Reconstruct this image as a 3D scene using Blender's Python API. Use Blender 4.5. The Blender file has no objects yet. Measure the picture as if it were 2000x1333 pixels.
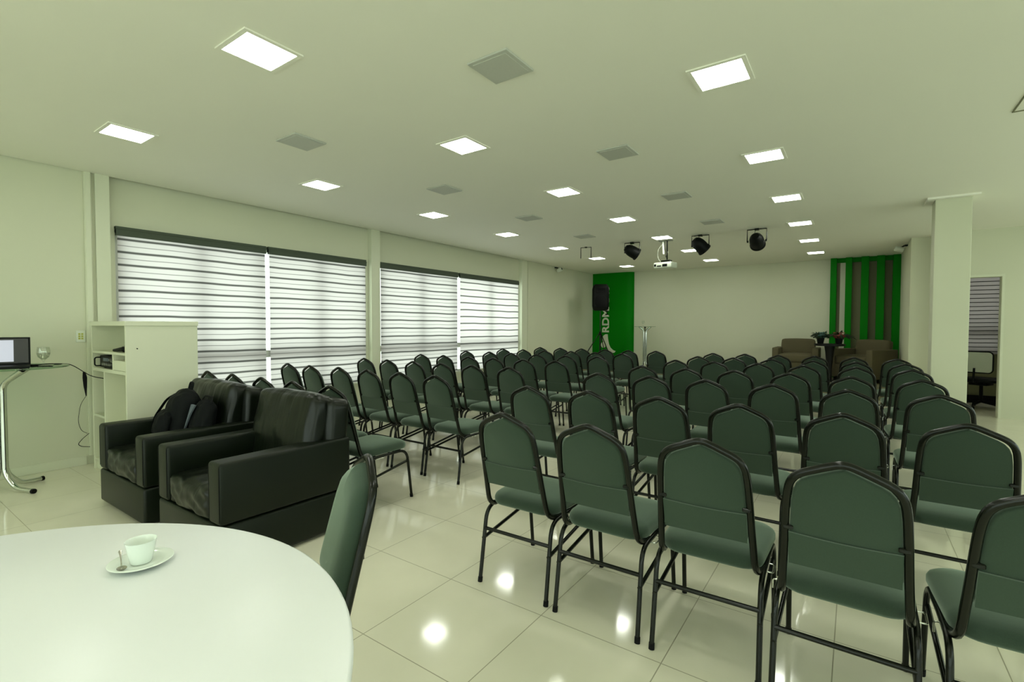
import bpy, bmesh, math, random
from mathutils import Vector, Matrix
random.seed(7)
sc = bpy.context.scene
C = sc.collection
PI = math.pi
def R(a): return math.radians(a)
CEIL = 2.90

# ------------------------------------------------------------------ materials
def mat(name, col, rough=0.5, metal=0.0, spec=0.5, bump=None, var=None, coat=0.0, trans=0.0, emit=None, estr=0.0, ior=None, sheen=0.0):
    m = bpy.data.materials.new(name); m.use_nodes = True
    nt = m.node_tree; b = nt.nodes['Principled BSDF']
    b.inputs['Base Color'].default_value = (*col, 1)
    b.inputs['Roughness'].default_value = rough
    b.inputs['Metallic'].default_value = metal
    b.inputs['Specular IOR Level'].default_value = spec
    if coat: b.inputs['Coat Weight'].default_value = coat
    if trans: b.inputs['Transmission Weight'].default_value = trans
    if ior: b.inputs['IOR'].default_value = ior
    if sheen: b.inputs['Sheen Weight'].default_value = sheen; b.inputs['Sheen Tint'].default_value = (0.70, 0.86, 0.70, 1)
    if emit:
        b.inputs['Emission Color'].default_value = (*emit, 1)
        b.inputs['Emission Strength'].default_value = estr
    tc = None
    if bump or var:
        tc = nt.nodes.new('ShaderNodeTexCoord')
    if var:                                   # (scale, amount): slight mottling of the colour itself
        n = nt.nodes.new('ShaderNodeTexNoise'); n.inputs['Scale'].default_value = var[0]; n.inputs['Detail'].default_value = 4
        nt.links.new(tc.outputs['Object'], n.inputs['Vector'])
        mx = nt.nodes.new('ShaderNodeMix'); mx.data_type = 'RGBA'
        a = tuple(c*(1-var[1]) for c in col); d = tuple(min(1, c*(1+var[1])) for c in col)
        mx.inputs[6].default_value = (*a, 1); mx.inputs[7].default_value = (*d, 1)
        nt.links.new(n.outputs['Fac'], mx.inputs[0]); nt.links.new(mx.outputs[2], b.inputs['Base Color'])
    if bump:                                  # (scale, strength, distance)
        n = nt.nodes.new('ShaderNodeTexNoise'); n.inputs['Scale'].default_value = bump[0]; n.inputs['Detail'].default_value = 3
        nt.links.new(tc.outputs['Object'], n.inputs['Vector'])
        bp = nt.nodes.new('ShaderNodeBump'); bp.inputs['Strength'].default_value = bump[1]; bp.inputs['Distance'].default_value = bump[2]
        nt.links.new(n.outputs['Fac'], bp.inputs['Height']); nt.links.new(bp.outputs['Normal'], b.inputs['Normal'])
    return m

M = {}
M['wall'] = mat('cream_wall_paint', (0.60, 0.612, 0.455), 0.65, bump=(60, 0.05, 0.002), var=(1.5, 0.03))
M['ceiling'] = mat('ceiling_paint', (0.85, 0.84, 0.73), 0.75, bump=(40, 0.04, 0.002), var=(0.8, 0.02))
M['trim'] = mat('trim_paint', (0.64, 0.66, 0.50), 0.5, var=(3, 0.02))
M['gap'] = mat('shadow_gap', (0.10, 0.10, 0.07), 0.8, var=(3, 0.05))
M['green'] = mat('green_paint', (0.001, 0.17, 0.002), 0.5, spec=0.08, bump=(50, 0.03, 0.001), var=(2, 0.04))
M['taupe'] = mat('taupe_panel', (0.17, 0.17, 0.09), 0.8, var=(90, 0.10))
M['fabric'] = mat('green_upholstery', (0.030, 0.049, 0.033), 0.9, spec=0.12, bump=(900, 0.35, 0.001), var=(260, 0.16), sheen=0.6)
M['piping'] = mat('upholstery_piping', (0.07, 0.095, 0.075), 0.8, var=(200, 0.1))
M['frame'] = mat('black_steel', (0.003, 0.004, 0.002), 0.22, spec=0.30, var=(30, 0.1))
M['plastic'] = mat('black_plastic', (0.003, 0.004, 0.003), 0.5, spec=0.15, var=(30, 0.1))
M['rubber'] = mat('black_rubber', (0.005, 0.005, 0.005), 0.7, spec=0.15, var=(30, 0.1))
M['chrome'] = mat('chrome', (0.62, 0.64, 0.60), 0.12, metal=1.0, var=(20, 0.03))
M['cabinet'] = mat('cabinet_laminate', (0.68, 0.69, 0.52), 0.45, var=(2, 0.02))
M['tabletop'] = mat('white_laminate', (0.82, 0.84, 0.84), 0.28, spec=0.4, var=(1.5, 0.01))
M['porcelain'] = mat('white_porcelain', (0.80, 0.86, 0.80), 0.12, coat=0.4, var=(8, 0.01))
M['steel'] = mat('spoon_steel', (0.55, 0.55, 0.50), 0.18, metal=1.0, var=(20, 0.04))
M['beige'] = mat('beige_upholstery', (0.105, 0.090, 0.050), 0.9, spec=0.2, bump=(500, 0.3, 0.001), var=(120, 0.08))
M['white_plastic'] = mat('white_plastic', (0.66, 0.70, 0.58), 0.4, var=(10, 0.02))
M['grey_panel'] = mat('grey_ceiling_panel', (0.50, 0.51, 0.45), 0.6, var=(60, 0.04))
M['rail'] = mat('blind_head_fabric', (0.050, 0.066, 0.042), 0.7, var=(60, 0.06))
M['alu'] = mat('window_aluminium', (0.55, 0.57, 0.52), 0.4, metal=0.3, var=(10, 0.03))
M['stage'] = mat('stage_carpet', (0.16, 0.15, 0.08), 0.8, var=(60, 0.08))
M['leaf'] = mat('dark_leaf', (0.008, 0.018, 0.005), 0.6, spec=0.2, var=(40, 0.2))
M['red'] = mat('red_wrap', (0.30, 0.06, 0.05), 0.5, var=(30, 0.2))
M['teal'] = mat('pale_teal_wrap', (0.06, 0.13, 0.11), 0.5, var=(30, 0.2))
M['nylon'] = mat('black_nylon', (0.003, 0.004, 0.004), 0.75, spec=0.15, bump=(300, 0.3, 0.001), var=(60, 0.15))
M['greyblue'] = mat('grey_lining', (0.10, 0.12, 0.14), 0.7, var=(60, 0.1))
M['lettering'] = mat('cream_lettering', (0.60, 0.62, 0.48), 0.5, var=(20, 0.02))
M['darkwood'] = mat('black_tabletop', (0.005, 0.005, 0.004), 0.5, spec=0.2, var=(20, 0.1))
M['metalgrey'] = mat('amplifier_knob', (0.35, 0.36, 0.33), 0.3, metal=0.8, var=(20, 0.05))
M['led'] = mat('led_diffuser', (0.9, 0.9, 0.9), 0.5, emit=(0.97, 1.0, 0.90), estr=27.0)
M['screen'] = mat('laptop_screen_lit', (0.1, 0.1, 0.1), 0.3, emit=(0.52, 0.56, 0.62), estr=1.0)
M['screen_dark'] = mat('laptop_screen_dark', (0.02, 0.02, 0.022), 0.25, var=(10, 0.05))
M['plug'] = mat('socket_yellow', (0.40, 0.42, 0.06), 0.5, var=(20, 0.05))

def leather():
    m = mat('black_leatherette', (0.003, 0.005, 0.002), 0.30, spec=0.30)
    nt = m.node_tree; b = nt.nodes['Principled BSDF']
    tc = nt.nodes.new('ShaderNodeTexCoord')
    mp = nt.nodes.new('ShaderNodeMapping'); mp.inputs['Scale'].default_value = (15, 2.2, 1.0)
    nz = nt.nodes.new('ShaderNodeTexNoise'); nz.inputs['Scale'].default_value = 1.0; nz.inputs['Detail'].default_value = 2; nz.inputs['Distortion'].default_value = 0.25
    nt.links.new(tc.outputs['Object'], mp.inputs['Vector']); nt.links.new(mp.outputs['Vector'], nz.inputs['Vector'])
    v = nt.nodes.new('ShaderNodeTexVoronoi'); v.inputs['Scale'].default_value = 260
    nt.links.new(tc.outputs['Object'], v.inputs['Vector'])
    b1 = nt.nodes.new('ShaderNodeBump'); b1.inputs['Strength'].default_value = 0.3; b1.inputs['Distance'].default_value = 0.02
    b2 = nt.nodes.new('ShaderNodeBump'); b2.inputs['Strength'].default_value = 0.15; b2.inputs['Distance'].default_value = 0.001
    nt.links.new(nz.outputs['Fac'], b1.inputs['Height']); nt.links.new(v.outputs['Distance'], b2.inputs['Height'])
    nt.links.new(b1.outputs['Normal'], b2.inputs['Normal']); nt.links.new(b2.outputs['Normal'], b.inputs['Normal'])
    return m
M['leather'] = leather()
M['leather_flat'] = mat('black_leatherette_panel', (0.003, 0.006, 0.002), 0.40, spec=0.26, bump=(300, 0.2, 0.001), var=(4, 0.1))

def floor_mat():
    m = bpy.data.materials.new('polished_porcelain_tile'); m.use_nodes = True
    nt = m.node_tree; b = nt.nodes['Principled BSDF']
    tc = nt.nodes.new('ShaderNodeTexCoord'); mp = nt.nodes.new('ShaderNodeMapping')
    mp.inputs['Location'].default_value = (1.21+0.58*20, -1.385+0.585*20, 0)
    br = nt.nodes.new('ShaderNodeTexBrick'); br.offset = 0; br.squash = 1
    br.inputs['Scale'].default_value = 1; br.inputs['Brick Width'].default_value = 0.58; br.inputs['Row Height'].default_value = 0.585
    br.inputs['Mortar Size'].default_value = 0.0022; br.inputs['Mortar Smooth'].default_value = 0.0
    br.inputs['Color1'].default_value = (0.76, 0.735, 0.575, 1); br.inputs['Color2'].default_value = (0.78, 0.755, 0.595, 1)
    br.inputs['Mortar'].default_value = (0.33, 0.31, 0.21, 1)
    nt.links.new(tc.outputs['Object'], mp.inputs['Vector']); nt.links.new(mp.outputs['Vector'], br.inputs['Vector'])
    n = nt.nodes.new('ShaderNodeTexNoise'); n.inputs['Scale'].default_value = 1.8; n.inputs['Detail'].default_value = 5
    nt.links.new(tc.outputs['Object'], n.inputs['Vector'])
    mx = nt.nodes.new('ShaderNodeMix'); mx.data_type = 'RGBA'; mx.blend_type = 'MULTIPLY'; mx.inputs[0].default_value = 0.35
    cr = nt.nodes.new('ShaderNodeValToRGB'); cr.color_ramp.elements[0].position = 0.35; cr.color_ramp.elements[0].color = (0.80, 0.80, 0.78, 1)
    cr.color_ramp.elements[1].position = 0.65; cr.color_ramp.elements[1].color = (1, 1, 1, 1)
    nt.links.new(n.outputs['Fac'], cr.inputs['Fac'])
    nt.links.new(br.outputs['Color'], mx.inputs[6]); nt.links.new(cr.outputs['Color'], mx.inputs[7])
    nt.links.new(mx.outputs[2], b.inputs['Base Color'])
    mr = nt.nodes.new('ShaderNodeMapRange'); mr.inputs['To Min'].default_value = 0.085; mr.inputs['To Max'].default_value = 0.6
    nt.links.new(br.outputs['Fac'], mr.inputs['Value']); nt.links.new(mr.outputs['Result'], b.inputs['Roughness'])
    b.inputs['Specular IOR Level'].default_value = 0.6
    return m
M['floor'] = floor_mat()

def glass_mat(name, tint=(0.94, 1.0, 0.95), gl=0.12):
    m = bpy.data.materials.new(name); m.use_nodes = True
    nt = m.node_tree; nt.nodes.remove(nt.nodes['Principled BSDF']); out = nt.nodes['Material Output']
    t = nt.nodes.new('ShaderNodeBsdfTransparent'); t.inputs['Color'].default_value = (*tint, 1)
    g = nt.nodes.new('ShaderNodeBsdfGlossy'); g.inputs['Roughness'].default_value = 0.03
    fr = nt.nodes.new('ShaderNodeLayerWeight'); fr.inputs['Blend'].default_value = 0.5
    pw = nt.nodes.new('ShaderNodeMath'); pw.operation = 'POWER'; pw.inputs[1].default_value = 4.0; nt.links.new(fr.outputs['Facing'], pw.inputs[0])
    ad = nt.nodes.new('ShaderNodeMath'); ad.operation = 'MULTIPLY_ADD'; ad.inputs[1].default_value = 0.7; ad.inputs[2].default_value = gl*0.2
    nt.links.new(pw.outputs[0], ad.inputs[0])
    mx = nt.nodes.new('ShaderNodeMixShader')
    nt.links.new(ad.outputs[0], mx.inputs['Fac']); nt.links.new(t.outputs[0], mx.inputs[1]); nt.links.new(g.outputs[0], mx.inputs[2])
    nt.links.new(mx.outputs[0], out.inputs['Surface'])
    return m
M['glass'] = glass_mat('window_glass')
M['tableglass'] = glass_mat('green_edge_glass', (0.62, 0.76, 0.64), 0.3)
M['goblet'] = glass_mat('drinking_glass', (0.96, 0.97, 0.95), 0.4)

def blind_mat(name, z0, thin=True, per=0.1335, bright=1.0):
    """day-and-night blind cloth: sheer bands crossed by denser woven lines, lit through from outside"""
    m = bpy.data.materials.new(name); m.use_nodes = True
    nt = m.node_tree; nt.nodes.remove(nt.nodes['Principled BSDF']); out = nt.nodes['Material Output']
    tc = nt.nodes.new('ShaderNodeTexCoord'); sp = nt.nodes.new('ShaderNodeSeparateXYZ')
    nt.links.new(tc.outputs['Object'], sp.inputs[0])
    nz = nt.nodes.new('ShaderNodeTexNoise'); nz.inputs['Scale'].default_value = 1.4; nz.inputs['Detail'].default_value = 1
    nt.links.new(tc.outputs['Object'], nz.inputs['Vector'])
    def mth(op, a, b=None, c=None):
        n = nt.nodes.new('ShaderNodeMath'); n.operation = op
        for i, v in enumerate((a, b, c)):
            if v is None: continue
            if isinstance(v, (int, float)): n.inputs[i].default_value = v
            else: nt.links.new(v, n.inputs[i])
        return n.outputs[0]
    wob = mth('MULTIPLY', mth('SUBTRACT', nz.outputs['Fac'], 0.5), 0.03)
    t = mth('FRACT', mth('ADD', mth('DIVIDE', mth('SUBTRACT', mth('ADD', sp.outputs['Z'], wob), z0), per), 100.0))
    # triangle distance to line centre at t = 0 and t = 0.5
    d0 = mth('MINIMUM', t, mth('SUBTRACT', 1.0, t))
    d1 = mth('ABSOLUTE', mth('SUBTRACT', t, 0.5))
    r0 = nt.nodes.new('ShaderNodeMapRange'); r0.interpolation_type = 'SMOOTHSTEP'
    r0.inputs['From Min'].default_value = 0.04; r0.inputs['From Max'].default_value = 0.14
    r0.inputs['To Min'].default_value = 0.12; r0.inputs['To Max'].default_value = 1.0
    nt.links.new(d0, r0.inputs['Value'])
    r1 = nt.nodes.new('ShaderNodeMapRange'); r1.interpolation_type = 'SMOOTHSTEP'
    r1.inputs['From Min'].default_value = 0.012; r1.inputs['From Max'].default_value = 0.05
    r1.inputs['To Min'].default_value = 0.38 if thin else 0.85; r1.inputs['To Max'].default_value = 1.0
    nt.links.new(d1, r1.inputs['Value'])
    f = mth('MULTIPLY', r0.outputs[0], r1.outputs[0])
    mixc = nt.nodes.new('ShaderNodeMix'); mixc.data_type = 'RGBA'
    mixc.inputs[6].default_value = (0.02, 0.022, 0.018, 1); mixc.inputs[7].default_value = (0.54*bright, 0.50*bright, 0.50*bright, 1)
    nt.links.new(f, mixc.inputs[0])
    tr = nt.nodes.new('ShaderNodeBsdfTranslucent'); nt.links.new(mixc.outputs[2], tr.inputs['Color'])
    df = nt.nodes.new('ShaderNodeBsdfDiffuse'); nt.links.new(mixc.outputs[2], df.inputs['Color'])
    mx = nt.nodes.new('ShaderNodeMixShader'); mx.inputs['Fac'].default_value = 0.35
    nt.links.new(tr.outputs[0], mx.inputs[1]); nt.links.new(df.outputs[0], mx.inputs[2])
    nt.links.new(mx.outputs[0], out.inputs['Surface'])
    return m

# ------------------------------------------------------------------ mesh helpers
def new(): return bmesh.new()
def add_box(bm, x0, x1, y0, y1, z0, z1, bev=0.0, seg=2, mtx=None):
    r = bmesh.ops.create_cube(bm, size=1.0)
    vs = r['verts']
    for v in vs:
        v.co = Vector(((x0+x1)/2 + v.co.x*(x1-x0), (y0+y1)/2 + v.co.y*(y1-y0), (z0+z1)/2 + v.co.z*(z1-z0)))
    if mtx is not None:
        for v in vs: v.co = mtx @ v.co
    if bev > 0:
        es = list({e for v in vs for e in v.link_edges})
        bmesh.ops.bevel(bm, geom=es, offset=bev, segments=seg, affect='EDGES', profile=0.5)
def smooth_path(pts, rad, seg=5):
    """round the corners of a polyline"""
    pts = [Vector(p) for p in pts]; out = [pts[0]]
    for i in range(1, len(pts)-1):
        a, b, c = pts[i-1], pts[i], pts[i+1]
        r = min(rad, (a-b).length*0.49, (c-b).length*0.49)
        p0 = b + (a-b).normalized()*r; p2 = b + (c-b).normalized()*r
        for k in range(seg+1):
            t = k/seg; out.append(p0*(1-t)**2 + b*2*t*(1-t) + p2*t*t)
    out.append(pts[-1]); return out
def add_tube(bm, pts, r, seg=10, closed=False, ry=None, cap=True, up=None):
    """sweep an ellipse (r across, ry along the 'up' side) along pts; r may be a list"""
    pts = [Vector(p) for p in pts]; n = len(pts)
    rs = r if isinstance(r, (list, tuple)) else [r]*n
    rings = []; prev = None
    for i, p in enumerate(pts):
        if closed: t = (pts[(i+1) % n] - pts[i-1])
        else: t = pts[min(i+1, n-1)] - pts[max(i-1, 0)]
        t.normalize()
        if up is not None: a = Vector(up) - t*Vector(up).dot(t)
        elif prev is None:
            a = Vector((0, 0, 1)) if abs(t.z) < 0.9 else Vector((1, 0, 0)); a = a - t*a.dot(t)
        else: a = prev - t*prev.dot(t)
        a.normalize(); prev = a; b = t.cross(a)
        k = (ry/r) if (ry and not isinstance(r, (list, tuple))) else 1.0
        rings.append([bm.verts.new(p + a*math.cos(2*PI*j/seg)*rs[i]*k + b*math.sin(2*PI*j/seg)*rs[i]) for j in range(seg)])
    m = n if closed else n-1
    for i in range(m):
        A, B = rings[i], rings[(i+1) % n]
        for j in range(seg):
            bm.faces.new((A[j], A[(j+1) % seg], B[(j+1) % seg], B[j]))
    if not closed and cap:
        bm.faces.new(rings[0][::-1]); bm.faces.new(rings[-1])
def add_lathe(bm, prof, seg=24, c=(0, 0, 0), mtx=None, sx=1.0, sy=1.0):
    rings = []
    for r, z in prof:
        if r < 1e-6: rings.append([bm.verts.new((0, 0, z))])
        else: rings.append([bm.verts.new((r*sx*math.cos(2*PI*j/seg), r*sy*math.sin(2*PI*j/seg), z)) for j in range(seg)])
    for A, B in zip(rings[:-1], rings[1:]):
        for j in range(seg):
            k = (j+1) % seg
            if len(A) == 1 and len(B) == 1: continue
            if len(A) == 1: bm.faces.new((A[0], B[k], B[j]))
            elif len(B) == 1: bm.faces.new((A[j], A[k], B[0]))
            else: bm.faces.new((A[j], A[k], B[k], B[j]))
    T = (mtx if mtx is not None else Matrix.Identity(4))
    for ring in rings:
        for v in ring: v.co = T @ v.co + Vector(c)
def add_slab(bm, outline, profile, place):
    """stack of inset copies of a convex 2-D outline. profile: (inset, height); place(u, v, h) -> world point. Ends closed."""
    n = len(outline)
    nr = []
    for i in range(n):
        a = Vector(outline[i-1]); b = Vector(outline[(i+1) % n]); t = (b-a).normalized(); nr.append(Vector((-t.y, t.x)))
    area = sum(outline[i][0]*outline[(i+1) % n][1]-outline[(i+1) % n][0]*outline[i][1] for i in range(n))
    if area < 0: nr = [-v for v in nr]
    us = [p[0] for p in outline]; ws = [p[1] for p in outline]
    mx, my, hx, hy = (max(us)+min(us))/2, (max(ws)+min(ws))/2, (max(us)-min(us))/2, (max(ws)-min(ws))/2
    rings = []
    for ins, h in profile:
        kx, ky = 1-ins/hx, 1-ins/hy
        rings.append([bm.verts.new(place(mx+(p[0]-mx)*kx, my+(p[1]-my)*ky, h)) for p in outline])
    for A, B in zip(rings[:-1], rings[1:]):
        for j in range(n): bm.faces.new((A[j], A[(j+1) % n], B[(j+1) % n], B[j]))
    bm.faces.new(rings[0][::-1]); bm.faces.new(rings[-1])
def rrect(w, d, r, seg=5, cx=0, cy=0):
    o = []
    for sx, sy, a0 in ((1, 1, 0), (-1, 1, 90), (-1, -1, 180), (1, -1, 270)):
        for k in range(seg+1):
            a = R(a0+90*k/seg); o.append((cx+sx*(w/2-r)+r*math.cos(a), cy+sy*(d/2-r)+r*math.sin(a)))
    return o
def add_cushion(bm, x0, x1, y0, y1, z0, z1, r=0.05, puff=0.03, n=14, mtx=None, wr=0.0, seed=1):
    """soft pillow box: a rounded box with crowned faces and slight folds"""
    rnd = random.Random(seed); ph = [rnd.uniform(0, 6.28) for _ in range(6)]
    b2 = bmesh.new()
    bmesh.ops.create_cube(b2, size=2.0)
    bmesh.ops.subdivide_edges(b2, edges=b2.edges[:], cuts=n, use_grid_fill=True)
    hx, hy, hz = (x1-x0)/2, (y1-y0)/2, (z1-z0)/2
    cx, cy, cz = (x0+x1)/2, (y0+y1)/2, (z0+z1)/2
    mp = {}
    for v in b2.verts:
        x, y, z = v.co
        p = Vector((x*hx, y*hy, z*hz))
        q = Vector((max(-hx+r, min(hx-r, p.x)), max(-hy+r, min(hy-r, p.y)), max(-hz+r, min(hz-r, p.z))))
        d = p-q
        nn = d.normalized() if d.length > 1e-9 else Vector((0, 0, 0))
        if d.length > 1e-9: p = q + nn*r
        bx, by, bz = (1-x*x), (1-y*y), (1-z*z)
        p += Vector((nn.x*by*bz, nn.y*bx*bz, nn.z*bx*by))*puff
        if wr:
            f = math.sin(7*x+3*z+ph[0]) * math.sin(4*z+2*y+ph[1]) + 0.6*math.sin(13*x-5*y+ph[2])*math.sin(6*z+ph[3])
            p += nn*wr*f
        p += Vector((cx, cy, cz))
        if mtx is not None: p = mtx @ p
        mp[v] = bm.verts.new(p)
    for f in b2.faces: bm.faces.new([mp[v] for v in f.verts])
    b2.free()
def finish(bm, name, m, parent=None, smooth=35, loc=None):
    bmesh.ops.recalc_face_normals(bm, faces=bm.faces[:])
    me = bpy.data.meshes.new(name); bm.to_mesh(me); bm.free()
    me.materials.append(m)
    if smooth:
        for p in me.polygons: p.use_smooth = True
        try: me.set_sharp_from_angle(angle=R(smooth))
        except Exception: pass
    o = bpy.data.objects.new(name, me); C.objects.link(o)
    if parent is not None: o.parent = parent
    if loc is not None: o.location = loc
    return o
def thing(name, label, cat, loc=(0, 0, 0), rz=0.0, group=None):
    o = bpy.data.objects.new(name, None); C.objects.link(o)
    o.empty_display_size = 0.1
    o.location = loc; o.rotation_euler = (0, 0, rz); o['label'] = label; o['category'] = cat
    if group: o['group'] = group
    return o
def tag(o, label, cat, group=None):
    o['label'] = label; o['category'] = cat
    if group: o['group'] = group
    return o
def struct(name, bm, m, smooth=None, label=None):
    o = finish(bm, name, m, smooth=smooth); o['kind'] = 'structure'
    if label: o['label'] = label
    return o
def box(name, dims, m, parent=None, bev=0.0, seg=2, smooth=35):
    bm = new(); add_box(bm, *dims, bev=bev, seg=seg); return finish(bm, name, m, parent, smooth=smooth)
KIDS = {}
def copy_tree(o, parent=None):
    c = o.copy(); C.objects.link(c)
    if parent is not None: c.parent = parent
    for ch in [x for x in bpy.data.objects if x.parent == o]: copy_tree(ch, c)
    return c
def dup(root, loc, rz, label, group=None):
    r = root.copy(); C.objects.link(r); r.location = loc; r.rotation_euler = (0, 0, rz); r['label'] = label
    if group: r['group'] = group
    if root.name not in KIDS: KIDS[root.name] = [(ch, list(ch.children)) for ch in root.children]
    for ch, gs in KIDS[root.name]:
        c = ch.copy(); C.objects.link(c); c.parent = r
        for g in gs:
            d = g.copy(); C.objects.link(d); d.parent = c
    return r

# ------------------------------------------------------------------ camera
cam = bpy.data.cameras.new('camera'); co = bpy.data.objects.new('camera', cam); C.objects.link(co)
fw = Vector((-0.5747228, 0.81778105, -0.03046077)); rt = Vector((0.81811728, 0.5750466, 0.00234905)); up = Vector((-0.01943737, 0.02357043, 0.9995332))
co.matrix_world = Matrix(((rt.x, up.x, -fw.x, 0), (rt.y, up.y, -fw.y, 0), (rt.z, up.z, -fw.z, 1.39), (0, 0, 0, 1)))
cam.sensor_width = 36; cam.lens = 954.43*36/2000; cam.clip_start = 0.05; cam.clip_end = 100
sc.camera = co

# ------------------------------------------------------------------ room shell
XL, YB, XR, YN = -6.25, 13.09, 5.2, -4.6
bm = new(); add_box(bm, XL-0.3, XR+0.3, YN-0.3, YB+0.3, -0.1, 0); struct('floor', bm, M['floor'])
# ceiling with a thin shadow gap round it
bm = new(); add_box(bm, XL+0.012, XR-0.012, YN+0.01, YB-0.012, CEIL, CEIL+0.03); struct('ceiling', bm, M['ceiling'])
bm = new(); add_box(bm, XL-0.3, XR+0.3, YN-0.3, YB+0.3, CEIL+0.06, CEIL+0.16); struct('trim_1', bm, M['gap'])
# left wall with two window openings (recessed between the pillars)
RX = XL-0.05
HZ = CEIL+0.06
W1 = (1.80, 4.96); W2 = (5.20, 9.22); WZ = (0.50, 2.40)
bm = new()
add_box(bm, XL-0.25, XL, YN-0.3, 1.73, 0, HZ)
add_box(bm, XL-0.25, RX, 1.73, W1[0], 0, HZ)
add_box(bm, XL-0.25, RX, W1[1], W2[0], 0, HZ)
for a, b in (W1, W2):
    add_box(bm, XL-0.25, RX, a, b, 0, WZ[0]); add_box(bm, XL-0.25, RX, a, b, WZ[1], HZ)
add_box(bm, XL-0.25, RX, W2[1], 9.44, 0, HZ)
add_box(bm, XL-0.25, XL, 9.44, YB+0.3, 0, HZ)
struct('wall_left', bm, M['wall'])
for i, (a, b) in enumerate(((1.625, 1.74), (5.02, 5.19), (9.24, 9.44))):
    bm = new(); add_box(bm, XL-0.06, XL+0.03, a, b, 0, HZ); struct('trim_%d' % (i+2), bm, M['trim'])
bm = new(); add_box(bm, XL-0.01, XL+0.012, 9.52, 9.535, 0.1, CEIL); struct('trim_5', bm, M['trim'])
bm = new(); add_box(bm, XL, XL+0.012, YN, 1.52, 0, 0.085, bev=0.003, seg=1); add_box(bm, RX, RX+0.012, 1.75, 5.0, 0, 0.085); add_box(bm, RX, RX+0.012, 5.2, 9.2, 0, 0.085)
struct('baseboard_left', bm, M['trim'])
# back wall (stage wall)
bm = new(); add_box(bm, XL-0.3, 1.15, YB, YB+0.3, 0, HZ); struct('wall_back', bm, M['wall'])
# right-hand partition of the stage, pier and the wall with the doorway
bm = new(); add_box(bm, 0.745, 1.15, 10.72, YB, 0, HZ); struct('wall_stage_right', bm, M['wall'])
DY = 10.36
bm = new()
add_box(bm, 1.13, 1.30, DY, 10.75, 0, HZ)
add_box(bm, 1.30, 1.80, DY, DY+0.12, 2.16, HZ)
add_box(bm, 1.80, XR, DY, DY+0.12, 0, HZ)
struct('wall_right_front', bm, M['wall'])
bm = new()
add_box(bm, 1.805, 1.835, DY-0.015, DY+0.135, 0, 2.20); add_box(bm, 1.27, 1.30, DY-0.015, DY+0.135, 0, 2.20); add_box(bm, 1.30, 1.805, DY-0.015, DY+0.135, 2.165, 2.20)
struct('door_1', bm, M['trim'])
# small office beyond the doorway
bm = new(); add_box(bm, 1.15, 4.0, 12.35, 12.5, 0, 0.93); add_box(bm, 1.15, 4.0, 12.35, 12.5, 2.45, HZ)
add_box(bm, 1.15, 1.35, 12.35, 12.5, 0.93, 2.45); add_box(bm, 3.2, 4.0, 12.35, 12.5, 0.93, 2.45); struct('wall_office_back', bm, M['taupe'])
bm = new(); add_box(bm, 3.6, 3.75, DY+0.12, 12.4, 0, HZ); struct('wall_office_right', bm, M['wall'])
bm = new(); add_box(bm, 1.15, 3.6, 12.33, 12.352, 0.0, 0.13); struct('baseboard_office', bm, M['rubber'])
# free-standing column with a shadow-gap collar
bm = new(); add_box(bm, 0.737, 1.06, 7.58, 7.88, 0, HZ, bev=0.004, seg=1); struct('wall_column', bm, M['wall'])
bm = new()
for d in ((0.66, 1.12, 7.50, 7.575), (0.66, 1.12, 7.885, 7.96), (0.66, 0.733, 7.575, 7.885), (1.064, 1.12, 7.575, 7.885)):
    add_box(bm, d[0], d[1], d[2], d[3], CEIL-0.022, CEIL+0.001)
struct('trim_6', bm, M['ceiling'])
# side and rear walls behind the camera, with glazing that lets the daylight in
bm = new()
add_box(bm, XR, XR+0.2, YN-0.3, -3.8, 0, HZ); add_box(bm, XR, XR+0.2, -3.8, 9.2, 0, 0.5); add_box(bm, XR, XR+0.2, -3.8, 9.2, 2.5, HZ)
add_box(bm, XR, XR+0.2, 9.2, DY+0.2, 0, HZ); add_box(bm, XR, XR+0.2, 2.6, 3.0, 0.5, 2.5)
struct('wall_right', bm, M['wall'])
bm = new()
add_box(bm, XL-0.3, -5.6, YN-0.2, YN, 0, HZ); add_box(bm, -5.6, 4.6, YN-0.2, YN, 2.5, HZ); add_box(bm, 4.6, XR+0.2, YN-0.2, YN, 0, HZ)
add_box(bm, -5.6, 4.6, YN-0.2, YN, 0, 0.15); struct('wall_rear', bm, M['wall'])

def window(n, axis, pos, a, b, z0, z1, mull, trans):
    """aluminium window: frame and glass. axis 'x': lies in plane x = pos and spans y."""
    def bx(bm, u0, u1, w0, w1, zz0, zz1):
        if axis == 'x': add_box(bm, w0, w1, u0, u1, zz0, zz1)
        else: add_box(bm, u0, u1, w0, w1, zz0, zz1)
    bm = new(); w0, w1 = pos-0.03, pos+0.03
    bx(bm, a, b, w0, w1, z0, z0+0.05); bx(bm, a, b, w0, w1, z1-0.05, z1)
    bx(bm, a, a+0.05, w0, w1, z0, z1); bx(bm, b-0.05, b, w0, w1, z0, z1)
    for m_ in mull: bx(bm, m_-0.03, m_+0.03, w0, w1, z0, z1)
    for t_ in trans: bx(bm, a, b, w0-0.01, w1+0.03, t_-0.045, t_+0.045)
    o = struct('window_%d' % n, bm, M['alu'])
    bm = new(); bx(bm, a+0.02, b-0.02, pos-0.004, pos+0.004, z0+0.02, z1-0.02); finish(bm, 'glass', M['glass'], o, smooth=None)
    return o
window(1, 'x', XL-0.105, W1[0], W1[1], WZ[0], WZ[1], (2.60, 3.30, 4.15), (1.02,))
window(2, 'x', XL-0.105, W2[0], W2[1], WZ[0], WZ[1], (6.15, 7.00, 8.12), (1.02,))
window(3, 'y', 12.42, 1.35, 3.2, 0.93, 2.45, (2.2,), (1.3,))
window(4, 'x', XR+0.1, -3.8, 2.6, 0.5, 2.5, (-2.2, -0.6, 1.0), (1.02,))
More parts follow.
